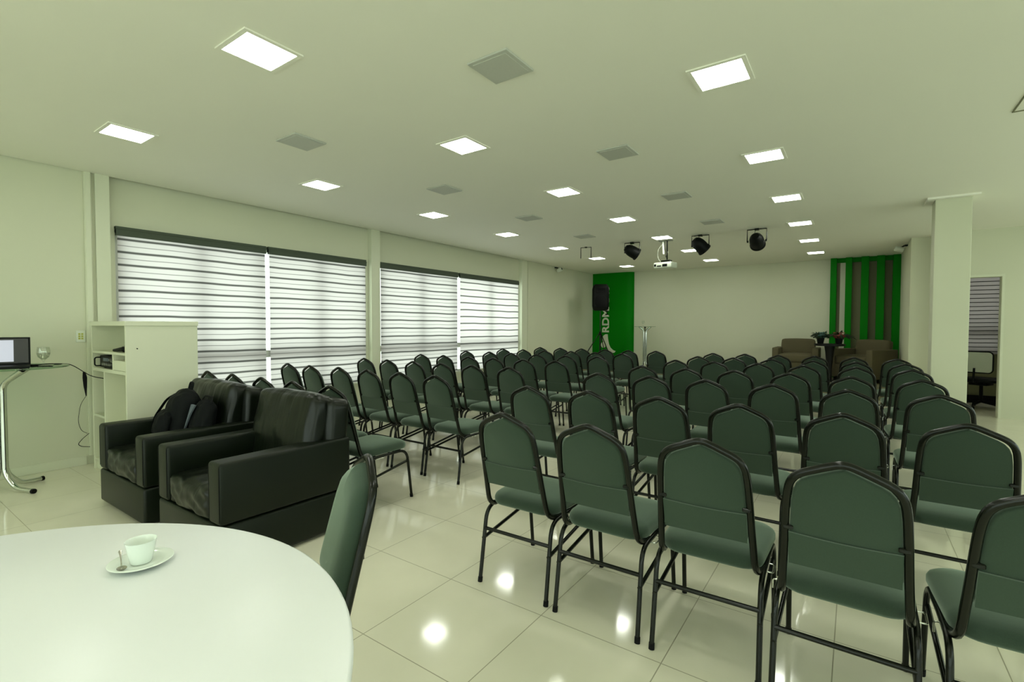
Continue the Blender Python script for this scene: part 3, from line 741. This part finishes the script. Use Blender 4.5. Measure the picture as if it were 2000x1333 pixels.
bm = new(); add_tube(bm, smooth_path([(-0.19, -0.10, 0.02), (-0.19, -0.145, 0.02), (-0.19, -0.145, 0.10), (-0.19, -0.10, 0.10)], 0.02, 4), 0.006, seg=8); finish(bm, 'carry_handle', M['plastic'], am)
bm = new()
for s in (-1, 1): add_box(bm, s*0.15-0.02, s*0.15+0.02, -0.08, 0.10, 0, 0.01)
finish(bm, 'foot', M['rubber'], am)
mk = thing('microphone', 'black handheld microphone lying on the upper shelf of the white cabinet', 'microphone', (-5.42, 1.575, 1.147), R(3))
bm = new(); add_tube(bm, [(-0.15, 0, 0.013), (0.05, 0, 0.028)], [0.012, 0.022], seg=14); finish(bm, 'handle', M['plastic'], mk)
bm = new(); add_lathe(bm, [(0, -0.03), (0.018, -0.027), (0.027, -0.008), (0.026, 0.012), (0.014, 0.027), (0, 0.03)], seg=18, mtx=Matrix.Rotation(R(90), 4, 'Y'), c=(0.075, 0, 0.028)); finish(bm, 'grille', M['plastic'], mk)
bx2 = thing('equipment_pouch', 'small black pouch behind the microphone on the cabinet shelf', 'pouch', (-5.235, 1.60, 1.147), R(-4))
bm = new(); add_cushion(bm, -0.10, 0.11, -0.04, 0.04, 0, 0.075, r=0.025, puff=0.008, n=8, wr=0.003, seed=4); finish(bm, 'body', M['nylon'], bx2, smooth=60)
bm = new(); add_tube(bm, [(-0.10, -0.042, 0.055), (0.10, -0.042, 0.06)], 0.003, seg=6); finish(bm, 'zip', M['metalgrey'], bx2)

# ------------------------------------------------------------------ conduit, switch, cables
cd = thing('cable_trunking', 'pale vertical cable trunking on the wall beside the first pillar', 'trunking', (XL, 1.572, 0))
bm = new(); add_box(bm, 0, 0.028, -0.034, 0.026, 0.09, CEIL, bev=0.003, seg=1); finish(bm, 'channel', M['wall'], cd)
bm = new(); add_box(bm, 0.026, 0.033, -0.026, 0.018, 0.09, CEIL, bev=0.002, seg=1); finish(bm, 'cover', M['trim'], cd)
sw = thing('socket_plate', 'small white socket plate on the left wall beside the trunking', 'socket', (XL, 1.495, 1.28))
bm = new(); add_box(bm, 0, 0.012, -0.036, 0.036, -0.058, 0.058, bev=0.004); finish(bm, 'plate', M['white_plastic'], sw)
bm = new()
for i in range(2):
    for j in range(3): add_box(bm, 0.011, 0.014, -0.020+0.022*i, -0.004+0.022*i, -0.030+0.022*j, -0.014+0.022*j)
finish(bm, 'insert', M['plug'], sw, smooth=None)
bm = new(); add_tube(bm, smooth_path([(-5.60, 0.98, 1.052), (-5.70, 1.06, 1.05), (-5.82, 1.18, 1.048), (-5.96, 1.34, 1.03), (-6.08, 1.42, 0.985), (-6.04, 1.475, 0.93), (-5.95, 1.50, 0.90), (-5.85, 1.60, 0.87), (-5.74, 1.72, 0.84)], 0.06, 5), 0.004, seg=6)
tag(finish(bm, 'power_cable', M['rubber'], smooth=60), 'black cable running from the laptop table into the white cabinet', 'cable')
bm = new(); add_tube(bm, [(-6.10, 1.478, 0.935), (-6.11, 1.486, 0.88), (-6.12, 1.49, 0.80), (-6.12, 1.495, 0.70)], [0.010, 0.018, 0.014, 0.004], seg=8)
add_tube(bm, smooth_path([(-6.12, 1.495, 0.70), (-6.16, 1.46, 0.62), (-6.17, 1.44, 0.45), (-6.15, 1.46, 0.36), (-6.13, 1.50, 0.33)], 0.05, 5), 0.0022, seg=6)
tag(finish(bm, 'cable_bundle', M['rubber'], smooth=60), 'bundled black cable hanging against the wall left of the cabinet', 'cable')
bm = new(); add_tube(bm, smooth_path([(-6.10, 1.505, 0.335), (-6.18, 1.47, 0.27), (-6.19, 1.44, 0.225), (-6.15, 1.46, 0.205), (-6.08, 1.505, 0.205)], 0.02, 5), 0.003, seg=6)
tag(finish(bm, 'cable_loop', M['rubber'], smooth=60), 'thin loose cable loop low on the wall beside the cabinet', 'cable')

# ------------------------------------------------------------------ glass bistro tables (laptop table and lectern)
def glass_table(label, loc, h, rad, rz, tube=0.019, reach=0.30):
    t = thing('glass_bistro_table', label, 'table', loc, rz)
    bm = new(); add_lathe(bm, [(0, h-0.010), (rad-0.003, h-0.010), (rad, h-0.007), (rad, h-0.003), (rad-0.003, h), (0, h)], seg=64); finish(bm, 'glass_top', M['tableglass'], t, smooth=50)
    for k in range(4):
        a = R(90*k); ux, uy = math.cos(a), math.sin(a); o = tube*1.45
        path = [(ux*reach, uy*reach, tube), (ux*(reach*0.45), uy*(reach*0.45), tube+0.01), (ux*o, uy*o, 0.15), (ux*o, uy*o, h-0.05-reach*0.3), (ux*(reach*0.75), uy*(reach*0.75), h-0.022)]
        bm = new(); add_tube(bm, smooth_path(path, 0.06, 6), tube, seg=14); lg = finish(bm, 'leg', M['chrome'], t, smooth=60)
        bm = new(); add_tube(bm, [(ux*(reach-0.01), uy*(reach-0.01), tube), (ux*(reach+0.012), uy*(reach+0.012), tube)], tube+0.001, seg=14); finish(bm, 'end_cap', M['rubber'], lg, smooth=60)
        bm = new(); add_lathe(bm, [(0, h-0.028), (0.020, h-0.028), (0.020, h-0.010), (0, h-0.010)], seg=16, c=(ux*reach*0.76, uy*reach*0.76, 0)); finish(bm, 'pad', M['rubber'], lg)
    return t
glass_table('round glass table on chrome legs by the left wall, carrying the laptop', (-5.79, 0.86, 0), 1.04, 0.435, R(27))
glass_table('tall glass lectern table on chrome legs against the back wall of the stage', (-4.52, 12.50, 0.28), 1.11, 0.27, R(20), tube=0.022, reach=0.18)
bm = new(); add_lathe(bm, [(0.028, 0.0), (0.030, 0.002), (0.006, 0.008), (0.005, 0.05), (0.012, 0.06), (0.034, 0.09), (0.036, 0.11), (0.030, 0.15), (0.0285, 0.15), (0.034, 0.11), (0.032, 0.092), (0, 0.066)], seg=24)
g_ = finish(bm, 'water_goblet', M['goblet'], smooth=60); g_.location = (-4.57, 12.50, 1.39); tag(g_, 'small clear glass standing on the far lectern table', 'glass')
# laptop
lp = thing('laptop', 'open black laptop on the glass table at the left edge', 'laptop', (-5.72, 0.85, 1.04), R(78))
bm = new(); add_box(bm, -0.185, 0.185, -0.24, 0.0, 0.0, 0.020, bev=0.004); finish(bm, 'keyboard_base', M['plastic'], lp)
tl = Matrix.Translation((0, 0.0, 0.016)) @ Matrix.Rotation(R(-9), 4, 'X')
bm = new(); add_box(bm, -0.185, 0.185, 0.0, 0.010, 0.0, 0.235, bev=0.004, mtx=tl); ld = finish(bm, 'lid', M['plastic'], lp)
bm = new(); add_box(bm, -0.172, 0.172, -0.0015, 0.001, 0.018, 0.222, mtx=tl); finish(bm, 'display', M['screen_dark'], ld, smooth=None)
bm = new(); add_box(bm, -0.165, 0.085, -0.0025, 0.0, 0.030, 0.210, mtx=tl); finish(bm, 'lit_window', M['screen'], ld, smooth=None)
# goblet of water on the laptop table
gb = thing('water_goblet', 'stemmed glass goblet of water on the glass laptop table', 'glass', (-5.70, 1.115, 1.04))
bm = new(); add_lathe(bm, [(0, 0.0), (0.036, 0.0), (0.038, 0.003), (0.010, 0.010), (0.006, 0.020), (0.006, 0.040), (0.014, 0.052), (0.036, 0.075), (0.045, 0.105), (0.044, 0.130), (0.039, 0.160), (0.037, 0.160), (0.042, 0.130), (0.043, 0.105), (0.034, 0.077), (0.012, 0.056), (0, 0.054)], seg=32); finish(bm, 'bowl', M['goblet'], gb, smooth=60)
bm = new(); add_lathe(bm, [(0, 0.056), (0.012, 0.058), (0.033, 0.078), (0.0415, 0.105), (0.041, 0.112), (0, 0.112)], seg=32); finish(bm, 'water', M['goblet'], gb, smooth=60)
# charger brick on the table
ad = thing('power_adapter', 'small black power adapter on the glass table beside the goblet', 'power adapter', (-5.62, 1.02, 1.04), R(40))
bm = new(); add_box(bm, -0.045, 0.045, -0.022, 0.022, 0, 0.022, bev=0.006); finish(bm, 'body', M['plastic'], ad)
bm = new(); add_tube(bm, smooth_path([(0.045, 0, 0.010), (0.12, 0.03, 0.008), (0.20, -0.02, 0.006), (0.10, -0.06, 0.006)], 0.04, 5), 0.003, seg=6); finish(bm, 'cord', M['rubber'], ad)

# ------------------------------------------------------------------ stage furniture
def lounge(label, loc, rz):
    t = thing('lounge_chair', label, 'armchair', loc, rz, 'beige armchairs on the stage')
    w, d = 0.43, 0.40
    bm = new(); add_box(bm, -w+0.11, w-0.11, -d+0.02, d, 0.10, 0.36, bev=0.02, seg=3); finish(bm, 'base', M['beige'], t)
    for s in (-1, 1):
        a, b = (-w, -w+0.12) if s < 0 else (w-0.12, w)
        bm = new(); add_box(bm, a, b, -d, d, 0.08, 0.66, bev=0.02, seg=3); finish(bm, 'armrest', M['beige'], t)
    bm = new(); add_cushion(bm, -w+0.125, w-0.125, -d-0.01, d-0.16, 0.35, 0.53, r=0.04, puff=0.02, n=10); finish(bm, 'seat_cushion', M['beige'], t, smooth=60)
    ln_ = Matrix.Translation((0, d-0.18, 0.45)) @ Matrix.Rotation(R(-8), 4, 'X')
    bm = new(); add_cushion(bm, -w+0.11, w-0.11, 0, 0.17, 0.0, 0.40, r=0.04, puff=0.015, n=10, mtx=ln_); finish(bm, 'backrest', M['beige'], t, smooth=60)
    for sx in (-1, 1):
        for sy in (-1, 1):
            bm = new(); add_box(bm, sx*(w-0.09)-0.025, sx*(w-0.09)+0.025, sy*(d-0.09)-0.025, sy*(d-0.09)+0.025, 0, 0.10); finish(bm, 'leg', M['plastic'], t)
    return t
lounge('beige armchair left of the tall plant table on the stage', (-1.045, 12.32, 0.28), 0)
lounge('beige armchair right of the plant table, turned towards it', (0.13, 12.25, 0.28), R(-33))
pt = thing('high_table', 'tall black pedestal table between the two beige armchairs', 'table', (-0.425, 11.85, 0.28))
bm = new(); add_lathe(bm, [(0, 0.725), (0.27, 0.725), (0.27, 0.765), (0, 0.765)], seg=40); finish(bm, 'tabletop', M['darkwood'], pt)
bm = new(); add_lathe(bm, [(0.045, 0.02), (0.050, 0.30), (0.075, 0.60), (0.095, 0.725), (0, 0.725)], seg=20); finish(bm, 'pedestal', M['darkwood'], pt)
bm = new(); add_lathe(bm, [(0, 0), (0.19, 0), (0.19, 0.015), (0.05, 0.03), (0, 0.03)], seg=32); finish(bm, 'base', M['darkwood'], pt)
def plant(label, loc, wrap, seed):
    t = thing('potted_plant', label, 'potted plant', loc)
    bm = new(); add_lathe(bm, [(0, 0), (0.052, 0), (0.075, 0.13), (0.070, 0.13), (0.05, 0.02), (0, 0.02)], seg=20); finish(bm, 'pot', M['plastic'], t)
    bm = new(); rr = random.Random(seed)
    prof = []; seg = 24
    lo = [bm.verts.new((0.075*math.cos(2*PI*j/seg), 0.075*math.sin(2*PI*j/seg), 0.12)) for j in range(seg)]
    hi = [bm.verts.new(((0.125+0.02*math.sin(5*j))*math.cos(2*PI*j/seg), (0.125+0.02*math.sin(5*j))*math.sin(2*PI*j/seg), 0.19+0.012*math.sin(7*j))) for j in range(seg)]
    for j in range(seg): bm.faces.new((lo[j], lo[(j+1) % seg], hi[(j+1) % seg], hi[j]))
    o = finish(bm, 'wrapping', wrap, t); md = o.modifiers.new('thickness', 'SOLIDIFY'); md.thickness = 0.003
    bm = new()
    for k in range(60):
        a = rr.uniform(0, 2*PI); el = rr.uniform(-0.3, 1.3); ln2 = rr.uniform(0.10, 0.20)
        base = Vector((0.03*math.cos(a), 0.03*math.sin(a), 0.15)); dr = Vector((math.cos(a)*math.cos(el), math.sin(a)*math.cos(el), math.sin(el)))
        if el < 0: base += Vector((math.cos(a), math.sin(a), 0))*0.09 + Vector((0, 0, 0.05))
        sd = Vector((-math.sin(a), math.cos(a), 0)); upv = dr.cross(sd)
        pts = []
        for u, wd in ((0, 0.003), (0.3, 0.020), (0.6, 0.026), (0.85, 0.015), (1.0, 0.002)):
            c_ = base + dr*ln2*u + Vector((0, 0, -0.06*u*u)); pts.append((bm.verts.new(c_-sd*wd), bm.verts.new(c_+upv*0.004), bm.verts.new(c_+sd*wd)))
        for A, B in zip(pts[:-1], pts[1:]):
            bm.faces.new((A[0], A[1], B[1], B[0])); bm.faces.new((A[1], A[2], B[2], B[1]))
    o = finish(bm, 'foliage', M['leaf'], t, smooth=60); md = o.modifiers.new('thickness', 'SOLIDIFY'); md.thickness = 0.0015
    bm = new()
    for k in range(16):
        a = rr.uniform(0, 2*PI); r_ = rr.uniform(0.02, 0.10); bmesh.ops.create_icosphere(bm, subdivisions=1, radius=rr.uniform(0.010, 0.018), matrix=Matrix.Translation((r_*math.cos(a), r_*math.sin(a), 0.20+rr.uniform(0, 0.03))))
    finish(bm, 'blossom', wrap, t)
    return t
plant('potted plant in a pale teal wrapping, left one on the tall black table', (-0.585, 11.85, 1.045), M['teal'], 3)
plant('potted plant in a red wrapping, right one on the tall black table', (-0.27, 11.85, 1.045), M['red'], 9)

# loudspeaker and stand
SX, SY = -5.47, 11.80
st = thing('speaker_stand', 'black tripod stand holding the loudspeaker on the left of the stage', 'stand', (SX, SY, 0.28))
bm = new(); add_tube(bm, [(0, 0, 0.10), (0, 0, 0.95)], 0.020, seg=12); add_tube(bm, [(0, 0, 0.95), (0, 0, 1.53)], 0.014, seg=12); finish(bm, 'pole', M['frame'], st)
bm = new(); add_lathe(bm, [(0, 0.88), (0.032, 0.88), (0.032, 0.97), (0, 0.97)], seg=14); finish(bm, 'collar', M['plastic'], st)
for k in range(3):
    a = R(-25+120*k); u, v = math.cos(a), math.sin(a)
    bm = new(); add_tube(bm, [(u*0.03, v*0.03, 0.92), (u*0.60, v*0.60, 0.012)], 0.012, seg=8)
    lg = finish(bm, 'leg', M['frame'], st)
    bm = new(); add_tube(bm, [(u*0.02, v*0.02, 0.22), (u*0.36, v*0.36, 0.39)], 0.008, seg=8); finish(bm, 'brace', M['frame'], lg)
spk = thing('loudspeaker', 'black loudspeaker mounted on the tripod stand before the green panel', 'loudspeaker', (SX, SY, 1.80), R(28))
bm = new(); outl = [(-0.17, -0.19), (0.17, -0.19), (0.21, -0.16), (0.215, 0.0), (0.13, 0.17), (-0.13, 0.17), (-0.215, 0.0), (-0.21, -0.16)]
add_slab(bm, outl, [(0.05, 0.0), (0.015, 0.04), (0.0, 0.12), (0.0, 0.34), (0.0, 0.55), (0.02, 0.64), (0.06, 0.68)], lambda u, v, h: Vector((u, v, h)))
finish(bm, 'enclosure', M['plastic'], spk)
bm = new(); add_lathe(bm, [(0.155, 0.0), (0.16, 0.008), (0.15, 0.012), (0.0, 0.004)], seg=32, mtx=Matrix.Rotation(R(90), 4, 'X'), c=(0, -0.190, 0.24)); finish(bm, 'woofer_grille', M['rubber'], spk)
bm = new(); add_slab(bm, rrect(0.26, 0.14, 0.03), [(0, 0.0), (0.012, 0.012), (0.05, 0.002)], lambda u, v, h: Vector((u, -0.188-h, 0.52+v))); finish(bm, 'horn', M['rubber'], spk)
bm = new(); add_box(bm, -0.02, 0.03, -0.197, -0.190, 0.085, 0.105); finish(bm, 'badge', M['metalgrey'], spk, smooth=None)

# ------------------------------------------------------------------ stage lights, projector, cameras
def bracket(bm, w_, h_, tube=0.008):
    add_tube(bm, [(-w_, 0, -h_), (-w_, 0, -0.012), (w_, 0, -0.012), (w_, 0, -h_)], tube, seg=4)
def parcan(label, x, y, rz, tilt, drop, pan=0.0):
    t = thing('stage_light', label, 'stage light', (x, y, CEIL), rz, 'black stage spotlights under the ceiling')
    bm = new(); bracket(bm, 0.135, 0.19); add_box(bm, -0.03, 0.03, -0.03, 0.03, -0.03, 0.002); finish(bm, 'bracket', M['frame'], t)
    mt = Matrix.Translation((0, 0, -drop)) @ Matrix.Rotation(pan, 4, 'Z') @ Matrix.Rotation(tilt, 4, 'X') @ Matrix.Translation((0, 0, 0.0))
    bm = new(); add_lathe(bm, [(0, 0.145), (0.05, 0.14), (0.082, 0.10), (0.098, 0.05), (0.104, 0.0), (0.104, -0.09), (0.112, -0.09), (0.112, -0.115), (0.092, -0.115), (0.088, -0.04), (0, -0.02)], seg=28, mtx=mt)
    cn = finish(bm, 'can', M['plastic'], t)
    bm = new()
    for s in (-1, 1): add_lathe(bm, [(0, 0), (0.018, 0), (0.018, 0.02), (0, 0.02)], seg=10, mtx=Matrix.Translation((s*0.118, 0, -drop)) @ Matrix.Rotation(s*R(90), 4, 'Y'))
    finish(bm, 'knob', M['plastic'], t)
    bm = new(); add_tube(bm, smooth_path([(0.0, 0.02, -drop+0.13), (-0.04, 0.02, -0.10), (-0.02, 0, -0.02)], 0.04, 4), 0.004, seg=6); finish(bm, 'cable', M['rubber'], t)
    return t
parcan('black stage spotlight nearest the left, beside the empty bracket', -3.31, 8.45, R(6), R(62), 0.165, R(-55))
parcan('black stage spotlight in the middle, just right of the projector', -2.12, 8.40, R(3), R(48), 0.175, R(-50))
parcan('black stage spotlight farthest right, pointing down', -1.27, 8.35, 0, R(66), 0.190, R(0))
eb = thing('light_bracket', 'empty black U-shaped light bracket left of the spotlights', 'bracket', (-4.225, 8.45, CEIL), R(10))
bm = new(); bracket(bm, 0.10, 0.215); finish(bm, 'hoop', M['frame'], eb)
bm = new(); add_box(bm, -0.02, 0.02, -0.02, 0.02, -0.02, 0); finish(bm, 'mount', M['frame'], eb)
pj = thing('projector', 'white projector hanging from the ceiling on a pole', 'projector', (-2.755, 8.60, CEIL), R(-8))
bm = new(); add_box(bm, -0.11, 0.11, -0.06, 0.06, -0.014, 0, bev=0.003); finish(bm, 'ceiling_plate', M['metalgrey'], pj)
bm = new(); add_tube(bm, [(0.03, 0, 0), (0.03, 0, -0.34)], 0.012, seg=10); add_tube(bm, [(-0.02, 0, 0), (0.01, 0, -0.30)], 0.006, seg=8); add_box(bm, -0.06, 0.10, -0.05, 0.05, -0.385, -0.35); finish(bm, 'pole', M['frame'], pj)
bm = new(); add_tube(bm, [(-0.045, -0.01, -0.02), (-0.03, -0.01, -0.24)], 0.016, seg=8); finish(bm, 'cable_sleeve', M['white_plastic'], pj)
bm = new(); add_tube(bm, smooth_path([(-0.03, -0.02, -0.05), (-0.14, -0.02, -0.15), (-0.13, -0.02, -0.32), (-0.05, 0.0, -0.40)], 0.08, 6), 0.003, seg=6); finish(bm, 'cord', M['white_plastic'], pj)
bm = new(); add_box(bm, -0.165, 0.165, -0.12, 0.12, -0.49, -0.39, bev=0.018, seg=3); bd = finish(bm, 'body', M['white_plastic'], pj)
bm = new(); add_box(bm, -0.10, -0.02, -0.1225, -0.118, -0.465, -0.445); add_box(bm, 0.0, 0.09, -0.1225, -0.118, -0.470, -0.425); add_box(bm, -0.15, -0.115, -0.1225, -0.118, -0.46, -0.42); finish(bm, 'vent', M['plastic'], bd, smooth=None)
bm = new(); add_lathe(bm, [(0, 0.02), (0.035, 0.02), (0.04, 0.0), (0, 0)], seg=20, mtx=Matrix.Rotation(R(-90), 4, 'X'), c=(0.08, 0.118, -0.44)); finish(bm, 'lens', M['plastic'], bd)
def seccam(label, loc, rz):
    t = thing('security_camera', label, 'security camera', loc, rz)
    bm = new(); add_box(bm, -0.05, 0.05, -0.05, 0.0, -0.022, 0.0, bev=0.003); add_tube(bm, [(0, -0.05, -0.012), (0, -0.10, -0.04)], 0.012, seg=8); finish(bm, 'mount', M['plastic'], t)
    mt = Matrix.Translation((0, -0.12, -0.07)) @ Matrix.Rotation(R(70), 4, 'X')
    bm = new(); add_lathe(bm, [(0, -0.07), (0.035, -0.068), (0.048, -0.04), (0.050, 0.05), (0.044, 0.07), (0.0, 0.06)], seg=20, mtx=mt); finish(bm, 'housing', M['white_plastic'], t)
    bm = new(); add_lathe(bm, [(0, 0.066), (0.028, 0.070), (0, 0.074)], seg=16, mtx=mt); finish(bm, 'lens', M['plastic'], t)
    return t
seccam('white security camera high on the left wall beyond the windows', (XL, 10.80, CEIL-0.02), R(90))
seccam('white security camera high on the side wall right of the green screen', (0.745, 11.4, CEIL-0.02), R(-90))

# ------------------------------------------------------------------ office chair and desk bar seen through the doorway
oc = thing('office_chair', 'white-backed office chair seen through the doorway', 'office chair', (1.78, 11.45, 0), R(150))
bm = new(); add_slab(bm, rrect(0.46, 0.34, 0.06, cy=0.80), [(0.01, 0.0), (0, 0.008), (0, 0.022), (0.02, 0.030)], lambda u, v, h: Vector((u, 0.22+h+0.06*u*u, v))); finish(bm, 'backrest', M['white_plastic'], oc)
bm = new(); add_tube(bm, [(p[0], 0.235+0.06*p[0]**2, p[1]) for p in rrect(0.47, 0.35, 0.06, cy=0.80)], 0.011, seg=8, closed=True); finish(bm, 'back_frame', M['plastic'], oc)
bm = new(); add_slab(bm, rrect(0.48, 0.46, 0.08), [(0.02, 0.45), (0, 0.465), (0, 0.50), (0.02, 0.52), (0.06, 0.53)], lambda u, v, h: Vector((u, v-0.02, h))); finish(bm, 'seat', M['plastic'], oc)
bm = new(); add_box(bm, -0.12, 0.12, -0.12, 0.14, 0.40, 0.45, bev=0.01); add_tube(bm, [(0, 0.05, 0.42), (0, 0.28, 0.48), (0, 0.26, 0.70)], 0.016, seg=8); add_tube(bm, [(0, 0, 0.10), (0, 0, 0.42)], 0.025, seg=10); finish(bm, 'mechanism', M['plastic'], oc)
for k in range(5):
    a = R(72*k+20); u, v = math.cos(a), math.sin(a)
    bm = new(); add_tube(bm, [(0, 0, 0.12), (u*0.30, v*0.30, 0.075)], [0.022, 0.014], seg=8); lg = finish(bm, 'leg', M['plastic'], oc)
    bm = new(); add_lathe(bm, [(0, -0.018), (0.028, -0.018), (0.028, 0.018), (0, 0.018)], seg=12, mtx=Matrix.Translation((u*0.30, v*0.30, 0.028)) @ Matrix.Rotation(a, 4, 'Z') @ Matrix.Rotation(R(90), 4, 'X')); finish(bm, 'castor', M['rubber'], lg)

# ------------------------------------------------------------------ colour management
vs = sc.view_settings
vs.view_transform = 'Standard'; vs.look = 'None'; vs.gamma = 1.0; vs.use_curve_mapping = False
vs.exposure = 0.0
